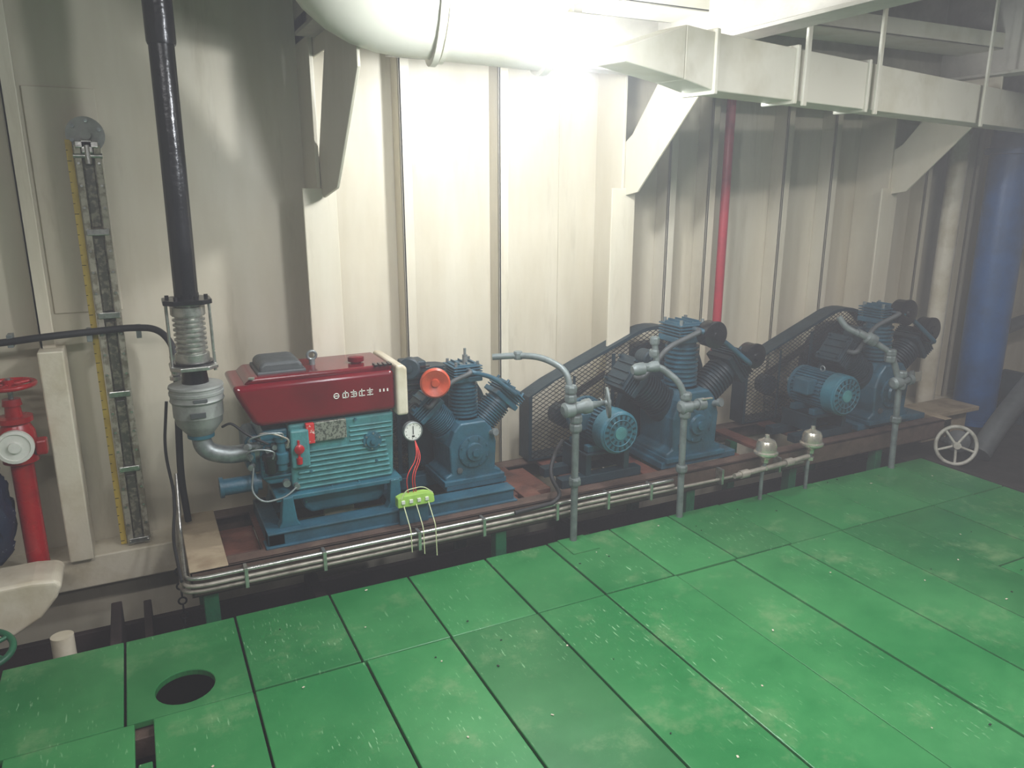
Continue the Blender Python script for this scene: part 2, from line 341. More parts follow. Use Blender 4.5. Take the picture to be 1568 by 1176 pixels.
boxes(en,'block_ribs',[(.50+.004*i,.905-.003*i,2.990,3.002,.40+i*.022,.408+i*.022) for i in range(8)]+[(.73,.915,2.992,3.002,.575+i*.02,.582+i*.02) for i in range(4)],'teal3',.003)
box(en,'side_cover',.485,.56,2.97,3.0,.50,.66,'teal3',.008)
box(en,'nameplate',.585,.715,2.978,3.0,.60,.68,'label',.002)
box(en,'nameplate_red',.55,.584,2.976,3.0,.595,.68,'labelred',.002)
lathe(en,'oil_sight_cover',(.825,3.0,.565),(0,-1,0),[(0,.04),(.012,.04),(.012,.028),(.02,.028),(.02,.012),(.03,.012),(.031,0)],'teal')
bolts(en,'cover_bolts',(.825,2.99,.565),(0,-1,0),.033,6,.004,.006,'steel')
bolts(en,'block_bolts_a',(.70,2.995,.53),(0,-1,0),.15,8,.006,.01,'teal')
prism(en,'crankcase_sump',[(.52,.38),(.53,.30),(.56,.275),(.85,.275),(.875,.30),(.885,.38)],'y',3.02,3.28,'teal',bevel=.015,seg=3)
for i,(xa_,xb_) in enumerate(((.415,.495),(.87,.94))):
    xm=(xa_+xb_)/2
    prism(en,'mount_foot_%d'%i,[(xa_-.005,.262),(xb_+.005,.262),(xb_-.008,.285),(xm+.02,.39),(xm-.02,.39),(xa_+.008,.285)],'y',2.95,3.0,'teal',bevel=.004)
    prism(en,'mount_foot_rear_%d'%i,[(xa_-.005,.262),(xb_+.005,.262),(xb_-.008,.285),(xm+.02,.42),(xm-.02,.42),(xa_+.008,.285)],'y',3.24,3.30,'teal',bevel=.004)
box(en,'foot_rail',.41,.94,2.96,3.29,.372,.392,'teal',.004)
prism(en,'cylinder_head',[(.37,.46),(.40,.43),(.487,.43),(.487,.66),(.39,.66),(.37,.63)],'y',3.02,3.27,'teal',bevel=.008,seg=2)
prism(en,'rocker_cover',[(.32,.50),(.34,.48),(.372,.48),(.372,.64),(.34,.64),(.32,.62)],'y',3.05,3.24,'teal2',bevel=.008)
boxes(en,'head_fins',[(.375,.486,3.008,3.022,.46+i*.03,.47+i*.03) for i in range(6)],'teal',.002)
lathe(en,'fuel_filter_bowl',(.405,2.99,.485),(0,0,1),[(0,.012),(.01,.024),(.06,.026),(.065,.032),(.085,.032),(.09,.01),(.1,0)],'black')
lathe(en,'fuel_pump',(.45,2.99,.50),(0,0,1),[(0,.02),(.03,.02),(.03,.028),(.07,.028),(.075,.018),(.12,.016),(.12,.024),(.14,.024),(.142,0)],'teal')
lathe(en,'injector',(.375,3.03,.60),(-.5,-.6,.2),[(0,.016),(.04,.016),(.04,.01),(.08,.009),(.08,.014),(.095,.012),(.096,0)],'steel')
cyls(en,'fittings',[((.40+.025*i,2.985,.585+.012*(i%2)),(.40+.025*i,3.02,.585+.012*(i%2)),.011) for i in range(4)]+[((.34,3.03,.52+.045*i),(.33,3.0,.52+.045*i),.012) for i in range(3)]+[((.46,2.975,.44),(.46,3.0,.44),.015),((.50,2.975,.42),(.50,3.0,.42),.012)],'steel')
lathe(en,'throttle_knob',(.515,2.975,.585),(0,-1,0),[(0,.008),(.01,.008),(.01,.018),(.022,.02),(.026,.013),(.03,0)],'hyd')
box(en,'throttle_lever',.510,.520,2.965,2.97,.54,.62,'hyd',.002)
cyl(en,'throttle_knob_low',(.515,2.968,.52),(.515,2.968,.545),.012,'hyd')
for i,(a,b) in enumerate((((.38,3.0,.62),(.47,2.97,.60)),((.34,3.0,.60),(.45,2.97,.63)),((.33,3.0,.55),(.41,2.96,.56)))):
    a=Vector(a);b=Vector(b)
    tube(en,'fuel_line_%d'%i,[a,a+Vector((-.02,-.03,.05)),(a+b)/2+Vector((0,-.03,.055)),b+Vector((.01,-.01,.03)),b],.004,'steel' if i else 'conduit',fil=.04)
tube(en,'drain_hose',[(.34,3.0,.52),(.32,2.97,.43),(.36,2.95,.385),(.45,2.96,.39),(.50,2.98,.42)],.004,'pipe',fil=.05)
tube(en,'fuel_hose',[(.24,3.02,.70),(.27,3.0,.72),(.33,2.99,.66),(.40,2.97,.62)],.005,'rubber',fil=.03)
cyls(en,'intake_stub',[((.22,3.05,.44),(.37,3.05,.44),.034),((.335,3.05,.44),(.35,3.05,.44),.05),((.21,3.05,.44),(.225,3.05,.44),.042)],'teal2',seg=24)
lathe(en,'flywheel',(.78,3.29,.50),(0,1,0),[(0,.05),(.005,.19),(.03,.19),(.032,.16),(.02,.15),(.02,.05),(.035,.05),(.035,0)],'tdark',seg=40)

ex=root('exhaust_silencer_stack',(.17,3.08,1))
X,Y=.165,3.08
lathe(ex,'silencer_drum',(X,Y,.665),(0,0,1),[(0,.045),(.05,.085),(.075,.088),(.08,.092),(.135,.092),(.138,.096),(.145,.10),(.150,.097),(.165,.097),(.168,.10),(.178,.10),(.18,.097),(.192,.097),(.195,.101),(.203,.099),(.205,.07),(.21,.05),(.214,.0)],'alu',seg=40)
boxes(ex,'silencer_label',[(X-.035,X+.02,Y-.0965,Y-.09,.755,.775),(X-.02,X+.03,Y-.101,Y-.095,.815,.828)],'greyg',.001)
tube(ex,'elbow_pipe',[(X,Y,.70),(X,Y-.01,.60),(.26,Y-.02,.565),(.38,Y-.02,.575)],.036,'steel',fil=.09)
cyls(ex,'elbow_flanges',[((.335,Y-.02,.572),(.35,Y-.02,.573),.055),((X,Y,.655),(X,Y,.668),.05)],'teal',seg=24)
lathe(ex,'black_neck',(X,Y,.86),(0,0,1),[(0,.06),(.008,.06),(.008,.05),(.05,.046),(.085,.046),(.085,.075),(.1,.075)],'black')
prof=[(0,.05)]
for i in range(11):
    z=.02+i*.0185; prof+=[(z,.048),(z+.004,.058),(z+.011,.058),(z+.0155,.048)]
prof+=[(.23,.05),(.24,.05)]
lathe(ex,'bellows',(X,Y,.945),(0,0,1),prof,'silver',seg=32)
lathe(ex,'bellows_collars',(X,Y,.96),(0,0,1),[(0,.062),(.03,.062)],'silver'); lathe(ex,'bellows_collar_top',(X,Y,1.14),(0,0,1),[(0,.062),(.03,.062)],'silver')
for i,(dx,dy) in enumerate(((-.075,-.02),(.075,-.02),(0,.07))):
    cyl(ex,'tie_rod_%d'%i,(X+dx,Y+dy,.92),(X+dx,Y+dy,1.20),.006,'silver',seg=10)
OC=[(X-.085,Y-.05),(X-.05,Y-.085),(X+.05,Y-.085),(X+.085,Y-.05),(X+.085,Y+.05),(X+.05,Y+.085),(X-.05,Y+.085),(X-.085,Y+.05)]
prism(ex,'top_flange',OC,'z',1.182,1.20,'black',.003)
prism(ex,'bottom_flange',OC,'z',.935,.95,'silver',.003)
bolts(ex,'flange_bolts',(X,Y,1.195),(0,0,1),.068,6,.008,.018,'black')
tube(ex,'exhaust_pipe',[(X,Y,1.20),(X+.005,Y,1.7),(X+.01,Y,2.74)],.043,'black')
lathe(ex,'pipe_sleeve',(X+.008,Y,2.08),(0,0,1),[(0,.046),(.01,.049),(.66,.049)],'black')

tb=root('terminal_box',(.96,2.885,.33))
prism(tb,'box_body',[(.885,.292),(1.045,.292),(1.05,.30),(1.045,.335),(1.01,.345),(.91,.345),(.885,.335)],'y',2.86,2.90,'lime',.004)
boxes(tb,'box_clips',[(.90+i*.035,.915+i*.035,2.853,2.862,.31,.325) for i in range(4)],'white',.001)
box(tb,'box_bracket',.90,1.03,2.89,2.904,.20,.30,'teal2',.002)
for i,x in enumerate((.94,.965,.975)):
    tube(tb,'red_wire_%d'%i,[(x,2.885,.34),(x-.01,2.88,.42),(1.0+.01*i,2.93,.48),(1.01,2.98,.54)],.0022,'wirered',fil=.04)
for i,x in enumerate((.91,.965,1.02)):
    tube(tb,'hanging_wire_%d'%i,[(x,2.86,.30),(x+.004,2.79,.22),(x+.006,2.787,.12-.02*i)],.0022,'string',fil=.02)
tube(tb,'string_arc',[(.90,2.86,.33),(.92,2.86,.37),(1.0,2.86,.375),(1.04,2.86,.34)],.002,'string',fil=.03)
pg=root('pressure_gauge',(1.0,2.98,.575)); gx,gy,gz=1.01,3.03,.575
lathe(pg,'gauge_case',(gx,gy,gz),(0,-1,0),[(0,.042),(.028,.044),(.030,.040),(.024,.039),(.024,0)],'steel')
lathe(pg,'gauge_dial',(gx,gy-.024,gz),(0,-1,0),[(0,.0385),(.003,.0385)],'white')
boxes(pg,'gauge_needle',[(gx-.001,gx+.002,gy-.030,gy-.027,gz-.012,gz+.025),(gx-.005,gx+.006,gy-.030,gy-.027,gz-.024,gz-.018)],'black',0)
bolts(pg,'gauge_ticks',(gx,gy-.027,gz),(0,-1,0),.032,12,.0018,.001,'black')
tube(pg,'gauge_line',[(gx,3.05,.61),(gx-.01,3.05,.66),(1.04,3.06,.69),(1.1,3.1,.62)],.006,'rubber',fil=.03)
box(pg,'gauge_bracket',gx-.015,gx+.015,3.03,3.045,.264,.6,'tdark',.002)

# ---------------------------------------------------------------- compressors
def compressor(cx,cy,z0,S,angs,mat='teal2',blackheads=False):
    r=root('air_compressor',(cx,cy,z0))
    P=[(-.16,0),(.16,0),(.16,.028),(.125,.045),(.132,.19),(.105,.27),(.07,.31),(-.07,.31),(-.105,.27),(-.132,.19),(-.125,.045),(-.16,.028)]
    prism(r,'crankcase',[(cx+x*S,z0+z*S) for x,z in P],'y',cy-.13*S,cy+.13*S,mat,bevel=.01*S,seg=3)
    c=(cx,cy-.13*S,z0+.155*S)
    lathe(r,'bearing_cover',c,(0,-1,0),[(0,.085*S),(.012*S,.085*S),(.016*S,.066*S),(.016*S,.05*S),(.03*S,.045*S),(.032*S,.02*S),(.045*S,.02*S),(.046*S,0)],mat)
    bolts(r,'cover_bolts',c,(0,-1,0),.076*S,8,.006*S,.02*S,mat)
    box(r,'foot_plate',cx-.17*S,cx+.17*S,cy-.15*S,cy+.15*S,z0-.012,z0+.012,mat,.003)
    lathe(r,'oil_filler',(cx+.1*S,cy-.125*S,z0+.24*S),(.3,-1,.3),[(0,.014*S),(.03*S,.014*S),(.03*S,.02*S),(.045*S,.02*S),(.046*S,0)],'steel')
    lathe(r,'oil_sight_glass',(cx-.08*S,cy-.13*S,z0+.06*S),(0,-1,0),[(0,.015*S),(.01*S,.015*S),(.011*S,.01*S),(.011*S,0)],'greyg')
    heads=[]
    for k,(ang,ln) in enumerate(angs):
        a=math.radians(ang); R=Matrix.Translation((cx,cy,z0+.155*S))@Matrix.Rotation(a,4,'Y')
        d=Vector((math.sin(a),0,math.cos(a))); o=Vector((cx,cy,z0+.155*S))
        hm=mat if not(blackheads and k!=1) else 'tdark'
        pr=[(.10*S,.085*S),(.155*S,.085*S),(.155*S,.06*S)]
        n=9; s0=.165*S; s1=ln*S-.025*S; st_=(s1-s0)/n
        for i in range(n):
            q=s0+i*st_; pr+=[(q,.066*S),(q,.078*S),(q+st_*.42,.078*S),(q+st_*.42,.066*S)]
        pr+=[(s1,.066*S),(s1+.02*S,.066*S)]
        lathe(r,'cylinder_%d'%k,o,d,pr,hm,seg=28)
        box(r,'head_base_%d'%k,-.08*S,.08*S,-.08*S,.08*S,ln*S-.015*S,ln*S+.012*S,hm,.004,R=R)
        bm=bmesh.new()
        for i in range(4): addbox(bm,-.08*S,.08*S,-.08*S,.08*S,ln*S+(.02+.014*i)*S,ln*S+(.026+.014*i)*S,R)
        addbox(bm,-.065*S,.065*S,-.065*S,.065*S,ln*S,ln*S+.075*S,R)
        for xx in (-.04,0,.04): addbox(bm,(xx-.003)*S,(xx+.003)*S,-.06*S,.06*S,ln*S+.07*S,ln*S+.085*S,R)
        fin(r,'head_fins_%d'%k,bm,hm,.0015,smooth=False)
        bm=bmesh.new()
        for xx in (-.06,.06):
            for yy in (-.06,.06):
                addlathe(bm,R@Vector((xx*S,yy*S,ln*S)),d,[(0,.008*S),(.09*S,.008*S)],6)
        fin(r,'head_bolts_%d'%k,bm,'steel' if k==1 else hm)
        heads.append(o+d*(ln+.05)*S)
    for i in range(len(heads)-1):
        a,b=heads[i]+Vector((0,-.07*S,0)),heads[i+1]+Vector((0,-.07*S,0))
        m=(a+b)/2+Vector((0,-.03*S,.03*S))
        tube(r,'interstage_pipe_%d'%i,[a,a+Vector((0,-.06*S,0)),m,b+Vector((0,-.06*S,0)),b],.012*S,mat if i else 'greyg',fil=.05)
    y1=cy+.16*S
    lathe(r,'flywheel_rim',(cx,y1,z0+.155*S),(0,1,0),[(0,.20*S),(.005,.23*S),(.04*S,.23*S),(.04*S,.20*S)],'tdark',seg=40)
    cyl(r,'shaft',(cx,cy+.12*S,z0+.155*S),(cx,y1+.05*S,z0+.155*S),.03*S,'steel')
    return r,heads
def airfilter(r,c,rad,n=(0,-1,0),mat='black',i=0):
    d=Vector(n).normalized(); c=Vector(c)
    lathe(r,'air_filter_%d'%i,c-d*.06,d,[(0,rad*.5),(.01,rad*.9),(.02,rad),(.075,rad),(.08,rad*1.06),(.095,rad*1.06),(.10,rad*.9),(.10,rad*.35),(.112,rad*.3),(.113,0)],mat,seg=32)
def guard(name,y,c1,r1,c2,r2,mat='tdark',dep=.11):
    r=root(name,(c1[0],y,c1[1]))
    pts=[]
    for c,rr in ((c1,r1),(c2,r2)):
        for i in range(40):
            a=2*math.pi*i/40; pts.append(Vector((c[0]+rr*math.cos(a),max(.215,c[1]+rr*math.sin(a)))))
    pts.append(Vector((c1[0]-r1,.215))); pts.append(Vector((c1[0]-r1,c1[1]+r1*.6)))
    H=[pts[i] for i in convex_hull_2d(pts)]; n=len(H)
    cen=sum(H,Vector((0,0)))/n
    Hi=[cen+(p-cen)*(1-.02/((p-cen).length)) for p in H]
    bm=bmesh.new()
    for A,B,ya,yb in ((H,H,y,y+dep),(H,Hi,y,y),(H,Hi,y+dep,y+dep),(Hi,Hi,y+.003,y+dep)):
        a=[bm.verts.new((p.x,ya,p.y)) for p in A];b=[bm.verts.new((p.x,yb,p.y)) for p in B]
        for i in range(n): bm.faces.new((a[i],a[(i+1)%n],b[(i+1)%n],b[i]))
    fin(r,'guard_rim',bm,mat)
    bm=bmesh.new(); w=.0016
    for (dx,dz) in ((1,.6),(1,-.6)):
        d=Vector((dx,dz)).normalized(); nn=Vector((-d.y,d.x))
        vals=[nn.dot(p) for p in H]; k=min(vals)+.005
        while k<max(vals):
            ts=[]
            for i in range(n):
                a,b=Hi[i],Hi[(i+1)%n]; fa,fb=nn.dot(a)-k,nn.dot(b)-k
                if (fa<0)!=(fb<0):
                    ts.append(a+(b-a)*(fa/(fa-fb)))
            if len(ts)==2:
                a,b=ts; yy=y+.001
                v=[bm.verts.new((p.x,yy,p.y)) for p in (a+nn*w,b+nn*w,b-nn*w,a-nn*w)]
                v2=[bm.verts.new((p.x,yy+.003,p.y)) for p in (a+nn*w,b+nn*w,b-nn*w,a-nn*w)]
                bm.faces.new(v); bm.faces.new(v2)
                for i in range(4): bm.faces.new((v[i],v[(i+1)%4],v2[(i+1)%4],v2[i]))
            k+=.020
    fin(r,'guard_mesh',bm,'rubber',smooth=False)
    boxes(r,'guard_stays',[(c1[0]+.04,c1[0]+.055,y-.004,y+.002,.22,c1[1]+r1*.98),((c1[0]+c2[0])/2,(c1[0]+c2[0])/2+.02,y-.004,y+.002,.22,(c1[1]+c2[1])/2+(r1+r2)*.47)],mat,.001)
    bm=bmesh.new()
    for j in range(3):
        yy=y+.03+j*.02
        up=((c1[0],c1[1]+.06),(c2[0],c2[1]+r2*.72)); dn=((c1[0],c1[1]-.06),(c2[0],c2[1]-r2*.72))
        for a,b in (up,dn):
            v=[bm.verts.new(q) for q in ((a[0],yy,a[1]),(b[0],yy,b[1]),(b[0],yy,b[1]-.012),(a[0],yy,a[1]-.012))]; bm.faces.new(v)
            v=[bm.verts.new(q) for q in ((a[0],yy,a[1]),(b[0],yy,b[1]),(b[0],yy+.012,b[1]),(a[0],yy+.012,a[1]))]; bm.faces.new(v)
    fin(r,'drive_belts',bm,'rubber',smooth=False)
    lathe(r,'driven_wheel',(c2[0],y+.035,c2[1]),(0,1,0),[(0,r2*.62),(.001,r2*.74),(.06,r2*.74),(.06,r2*.62),(.02,r2*.6),(.02,r2*.15),(0,r2*.15),(0,0)],'tdark',seg=40)
    cyl(r,'motor_pulley',(c1[0],y+.02,c1[1]),(c1[0],y+.09,c1[1]),.06,'tdark')
    return r
def motor(x,y0,y1,z,R):
    r=root('electric_motor',(x,(y0+y1)/2,z))
    lathe(r,'fan_cowl',(x,y0,z),(0,1,0),[(0,R*.35),(.001,R*.85),(.012,R),(.08,R*1.02),(.085,R*1.02)],'teal',seg=40)
    bm=bmesh.new()
    for k,(ra,rb) in enumerate(((.40,.58),(.64,.84))):
        nn=12 if k==0 else 18
        for i in range(nn):
            a=2*math.pi*i/nn; Rm=Matrix.Translation((x,y0,z))@Matrix.Rotation(a,4,'Y')
            addbox(bm,-.005,.005,-.0015,.002,R*ra,R*rb,Rm)
    fin(r,'cowl_slots',bm,'tdark',smooth=False)
    ring(r,'cowl_ring',(x,y0-.001,z),(0,1,0),R*.61,.003,'teal'); ring(r,'cowl_ring_outer',(x,y0+.002,z),(0,1,0),R*.88,.004,'teal')
    lathe(r,'cowl_cap',(x,y0,z),(0,-1,0),[(0,R*.3),(.004,R*.3),(.005,0)],'teal3')
    cyl(r,'stator_body',(x,y0+.09,z),(x,y1-.05,z),R*.86,'teal2')
    bm=bmesh.new()
    for i in range(32):
        a=2*math.pi*i/32; Rm=Matrix.Translation((x,0,z))@Matrix.Rotation(a,4,'Y')
        addbox(bm,-.0025,.0025,y0+.095,y1-.06,R*.84,R*.98,Rm)
    fin(r,'cooling_fins',bm,'teal2',smooth=False)
    lathe(r,'end_bell',(x,y1-.06,z),(0,1,0),[(0,R),(.02,R),(.05,R*.6),(.06,R*.3),(.06,0)],'teal2')
    cyl(r,'shaft',(x,y1,z),(x,y1+.06,z),.018,'steel')
    box(r,'terminal_box',x-R*1.35,x-R*.7,y0+.14,y0+.25,z-.01,z+.075,'teal2',.006)
    boxes(r,'motor_feet',[(x-R*1.05,x+R*1.05,y0+.11,y0+.15,z-R*1.12,z-R*.8),(x-R*1.05,x+R*1.05,y1-.12,y1-.08,z-R*1.12,z-R*.8)],'teal2',.004)
    zt=z-R*1.1
    boxes(r,'motor_plinth',[(x-.26,x+.2,y0+.10,y0+.16,.2,.245),(x-.26,x+.2,y1-.1,y1-.04,.2,.245),(x-R*1.2,x-R*.9,y0+.1,y1-.04,.245,zt),(x+R*.9,x+R*1.2,y0+.1,y1-.04,.245,zt),(x-R*1.25,x+R*1.25,y0+.09,y1-.04,zt-.012,zt)],'tdark',.003)
    ring(r,'eye_bolt',(x,(y0+y1)/2,z+R*1.05),(1,0,0),.015,.004,'steel',seg=16)
    return r

r1,h1=compressor(1.30,3.13,.30,.88,[(-42,.30),(0,.37),(44,.32)],'teal2')
box(r1,'stand',1.16,1.46,3.0,3.28,.264,.29,'teal2',.004)
lathe(r1,'orange_fan_cowl',(1.11,2.98,.785),(-.25,-1,.05),[(-.08,.045),(-.035,.056),(-.012,.066),(.0,.066),(.007,.058),(.003,.046),(-.006,.02),(.004,.016),(.004,0)],'orange',seg=36)
airfilter(r1,(1.03,3.08,.84),.045,(-.4,-1,.1),'tdark',1)
box(r1,'dark_valve_block',1.0,1.1,3.06,3.16,.74,.87,'tdark',.006)
boxes(r1,'valve_fins',[(.99,1.11,3.045,3.065,.745+.025*k,.752+.025*k) for k in range(5)],'black',.001)
lathe(r1,'top_valve',(1.30,3.10,.78),(0,0,1),[(0,.025),(.05,.025),(.05,.012),(.09,.012),(.09,.006),(.12,.006)],'steel')
guard('belt_guard',3.345,(.84,.50),.22,(1.25,.50),.27)

motor(1.98,2.83,3.20,.475,.105)
r2,h2=compressor(2.52,3.08,.245,1.12,[(-52,.35),(0,.385),(52,.35)],'teal2',True)
airfilter(r2,(2.60,2.95,.88),.066,i=1); airfilter(r2,(2.91,2.98,.735),.064,i=2); airfilter(r2,(2.24,3.0,.78),.045,mat='tdark',i=3)
box(r2,'skid',2.31,2.80,2.93,3.27,.2,.235,'teal2',.004)
guard('belt_guard',3.31,(1.96,.43),.22,(2.52,.51),.36,'tdark')

motor(3.50,2.83,3.20,.47,.115)
r3,h3=compressor(3.99,3.06,.245,1.10,[(-52,.35),(0,.385),(52,.35)],'teal2',True)
airfilter(r3,(4.05,2.95,.89),.072,i=1); airfilter(r3,(4.33,2.98,.76),.072,i=2); airfilter(r3,(3.72,3.0,.78),.045,mat='tdark',i=3)
box(r3,'skid',3.75,4.35,2.93,3.25,.2,.235,'teal2',.004)
guard('belt_guard',3.31,(3.42,.43),.22,(3.99,.51),.36,'tdark')

# ---------------------------------------------------------------- discharge risers
def unions(r,name,x,y,zs,rad=.028,mat='pipe'):
    bm=bmesh.new()
    for z in zs: addlathe(bm,(x,y,z-.018),(0,0,1),[(0,rad),(.008,rad*1.12),(.028,rad*1.12),(.036,rad)],8)
    fin(r,name,bm,mat,smooth=False)
d1=root('discharge_pipe',(1.70,2.78,.3))
tube(d1,'riser',[(1.70,2.78,-.1),(1.70,2.78,.60)],.0165,'pipe')
tube(d1,'upper_pipe',[(1.42,3.06,.855),(1.52,3.0,.865),(1.60,2.92,.865),(1.665,2.80,.82),(1.67,2.78,.70)],.0145,'pipe',fil=.07)
unions(d1,'unions',1.70,2.78,[.30,.56,.60],.026); unions(d1,'unions_top',1.67,2.78,[.74,.70],.025)
unions(d1,'hose_union',1.52,3.0,[.865],.020)
lathe(d1,'valve_body',(1.63,2.78,.645),(1,0,0.05),[(0,.02),(.01,.034),(.05,.036),(.06,.028),(.10,.028),(.11,.034),(.14,.034),(.15,.018),(.20,.012),(.24,.011)],'pipe',seg=20)
handwheel(d1,(1.855,2.76,.66),(1,-.5,.1),.065,.007,'pipe')
box(d1,'floor_flange',1.63,1.77,2.66,2.81,.002,.008,'floor',.002)
d2=root('discharge_pipe',(2.32,2.78,.3))
tube(d2,'riser',[(2.32,2.78,-.1),(2.31,2.78,.62),(2.28,2.79,.70),(2.20,2.84,.775),(2.12,2.86,.78)],.0165,'pipe',fil=.05)
tube(d2,'stub_up',[(2.19,2.85,.77),(2.17,2.86,.92)],.015,'pipe')
unions(d2,'unions',2.315,2.78,[.26,.54,.63],.026); unions(d2,'unions_top',2.175,2.86,[.90,.84],.021)
lathe(d2,'relief_valve',(2.06,2.87,.765),(1,-.15,0.1),[(0,.02),(.02,.03),(.06,.03),(.07,.018),(.12,.03),(.13,.03)],'pipe',seg=14)
lathe(d2,'side_valve',(2.28,2.78,.575),(1,0,.02),[(0,.02),(.01,.034),(.06,.034),(.07,.022),(.11,.02),(.11,.03),(.15,.03),(.16,.01)],'pipe',seg=16)
box(d2,'valve_lever',2.40,2.46,2.75,2.765,.605,.612,'gold',.002)
d3=root('discharge_pipe',(3.88,2.78,.3))
tube(d3,'riser',[(3.89,2.78,-.1),(3.86,2.78,.50),(3.83,2.79,.60),(3.78,2.80,.70),(3.66,2.86,.78),(3.55,2.93,.84),(3.52,2.96,.90)],.0175,'pipe',fil=.05)
unions(d3,'unions',3.87,2.78,[.30,.50,.57]); unions(d3,'unions_top',3.78,2.80,[.70,.665])
lathe(d3,'side_valve',(3.80,2.78,.52),(1,0,.05),[(0,.02),(.01,.034),(.06,.034),(.07,.022),(.13,.02),(.13,.03),(.16,.03),(.17,.01)],'pipe',seg=16)
lathe(d3,'valve_upper',(3.70,2.84,.76),(-.6,.3,.35),[(0,.02),(.01,.034),(.06,.034),(.07,.022),(.12,.02)],'pipe',seg=16)
box(d3,'valve_tag',4.02,4.08,2.80,2.81,.50,.56,'gold',.003)
for x in (2.86,3.19):
    r=root('steam_trap',(x,2.77,.25)); K=1.12
    lathe(r,'trap_dome',(x,2.77,.225),(0,0,1),[(t*K,q*K) for t,q in [(0,.02),(.012,.03),(.02,.05),(.028,.056),(.036,.056),(.042,.048),(.075,.046),(.09,.038),(.098,.02),(.104,.012),(.118,.01),(.12,0)]],'gold',seg=32)
    tube(r,'trap_drain',[(x,2.77,.23),(x,2.77,.19),(x-.015,2.77,.15),(x-.015,2.77,-.05)],.010,'pipe',fil=.02)
    bm=bmesh.new(); 
    for z in (.205,.165): addlathe(bm,(x,2.77,z),(0,0,1),[(0,.02),(.018,.02)],6)
    fin(r,'trap_nuts',bm,'gold',smooth=False)
dr=root('drain_manifold_pipe',(2.95,2.8,.2))
tube(dr,'manifold',[(2.65,2.765,.165),(2.8,2.765,.17),(3.05,2.765,.18),(3.17,2.765,.19)],.014,'conduit',fil=.03)
cyls(dr,'couplings',[((2.69,2.765,.165),(2.74,2.765,.167),.022),((3.0,2.765,.178),(3.05,2.765,.18),.022)],'conduit')
tube(root('flexible_hose',(1.6,2.9,.3)),'hose',[(1.76,3.0,.42),(1.66,2.9,.40),(1.60,2.84,.33),(1.64,2.80,.24),(1.60,2.79,.21),(1.4,2.79,.20)],.01,'rubber',fil=.06)

# ---------------------------------------------------------------- left wall items
lg=root('tank_level_gauge',(-.11,3.5,1))
boxes(lg,'gauge_channel',[(-.155,-.065,3.50,3.515,.085,1.80),(-.155,-.132,3.465,3.51,.085,1.76),(-.088,-.065,3.465,3.51,.085,1.76)],'gframe',.002)
boxes(lg,'glass_strips',[(-.128,-.094,3.482,3.50,.11+i*.335,.40+i*.335) for i in range(5)],'gglass',.003)
boxes(lg,'cross_clamps',[(-.15,-.07,3.460,3.50,.09+i*.332,.115+i*.332) for i in range(6)],'silver',.003)
cyls(lg,'clamp_bolts',[((-.145+.07*j,3.455,.10+i*.0838),(-.145+.07*j,3.47,.10+i*.0838),.005) for i in range(20) for j in (0,1)],'silver',seg=6)
box(lg,'yellow_scale',-.183,-.160,3.49,3.497,.085,1.78,'ruler',.001)
boxes(lg,'scale_ticks',[(-.183,-.176 if i%5 else -.168,3.4885,3.4905,.1+i*.04,.1022+i*.04) for i in range(42)],'black',0)
lathe(lg,'top_flange',(-.11,3.56,1.80),(0,-1,0),[(0,.03),(.05,.03),(.05,.068),(.064,.068),(.064,.02),(.085,.02),(.086,0)],'alu')
bolts(lg,'flange_bolts',(-.11,3.497,1.80),(0,-1,0),.052,6,.008,.01,'steel')
box(lg,'valve_block',-.13,-.09,3.46,3.52,1.73,1.78,'silver',.004)
cyls(lg,'valve_stem',[((-.16,3.47,1.72),(-.06,3.47,1.72),.01),((-.11,3.47,1.69),(-.11,3.47,1.76),.014)],'silver')
cb=root('wall_cable',(-.4,3.5,1))
tube(cb,'cable',[(-1.5,3.47,1.00),(-.49,3.45,1.02),(-.35,3.43,1.035),(-.04,3.45,1.045),(.06,3.42,1.04),(.11,3.36,.98),(.11,3.3,.85),(.09,3.28,.60),(.08,3.28,.42),(.09,3.3,.22)],.014,'rubber',fil=.1)
boxes(cb,'cable_clips',[(x,x+.02,3.44,3.50,1.0,1.05) for x in (-.62,-.47,-.20,-.02)],'steel',.002)
cyls(cb,'inline_fitting',[((.11,3.31,.86),(.11,3.31,.94),.02),((.11,3.31,.84),(.11,3.31,.855),.028)],'silver')

hy=root('fire_hydrant_valve',(-.47,3.36,.4))
X,Y=-.475,3.35
cyl(hy,'riser',(X,Y,.10),(X,Y,.66),.040,'hyd')
lathe(hy,'base_collar',(X,Y,.08),(0,0,1),[(0,.055),(.03,.055),(.032,.046),(.04,.044)],'white')
lathe(hy,'valve_body',(X,Y,.56),(0,0,1),[(0,.044),(.01,.062),(.03,.062),(.035,.048),(.08,.066),(.13,.062),(.165,.045),(.17,.062),(.19,.062),(.192,.03),(.235,.026),(.235,.034),(.26,.03)],'hyd',seg=30)
cyl(hy,'stem',(X,Y,.8),(X,Y,.90),.009,'steel')
lathe(hy,'outlet',(X,Y,.655),(0,-1,0),[(0,.045),(.07,.045),(.07,.06),(.09,.06)],'hyd')
lathe(hy,'outlet_cap',(X,Y-.085,.655),(0,-1,0),[(0,.064),(.02,.064),(.022,.052),(.017,.05),(.017,.022),(.03,.02),(.031,0)],'white')
for s in (-1,1): box(hy,'side_lug_%d'%(s+1),X+s*.075-.02,X+s*.075+.02,Y-.03,Y+.03,.59,.65,'hyd',.008)
handwheel(hy,(X,Y,.875),(0,0.0,1),.085,.010,'hyd')
bm=bmesh.new(); bmesh.ops.create_icosphere(bm,subdivisions=5,radius=1)
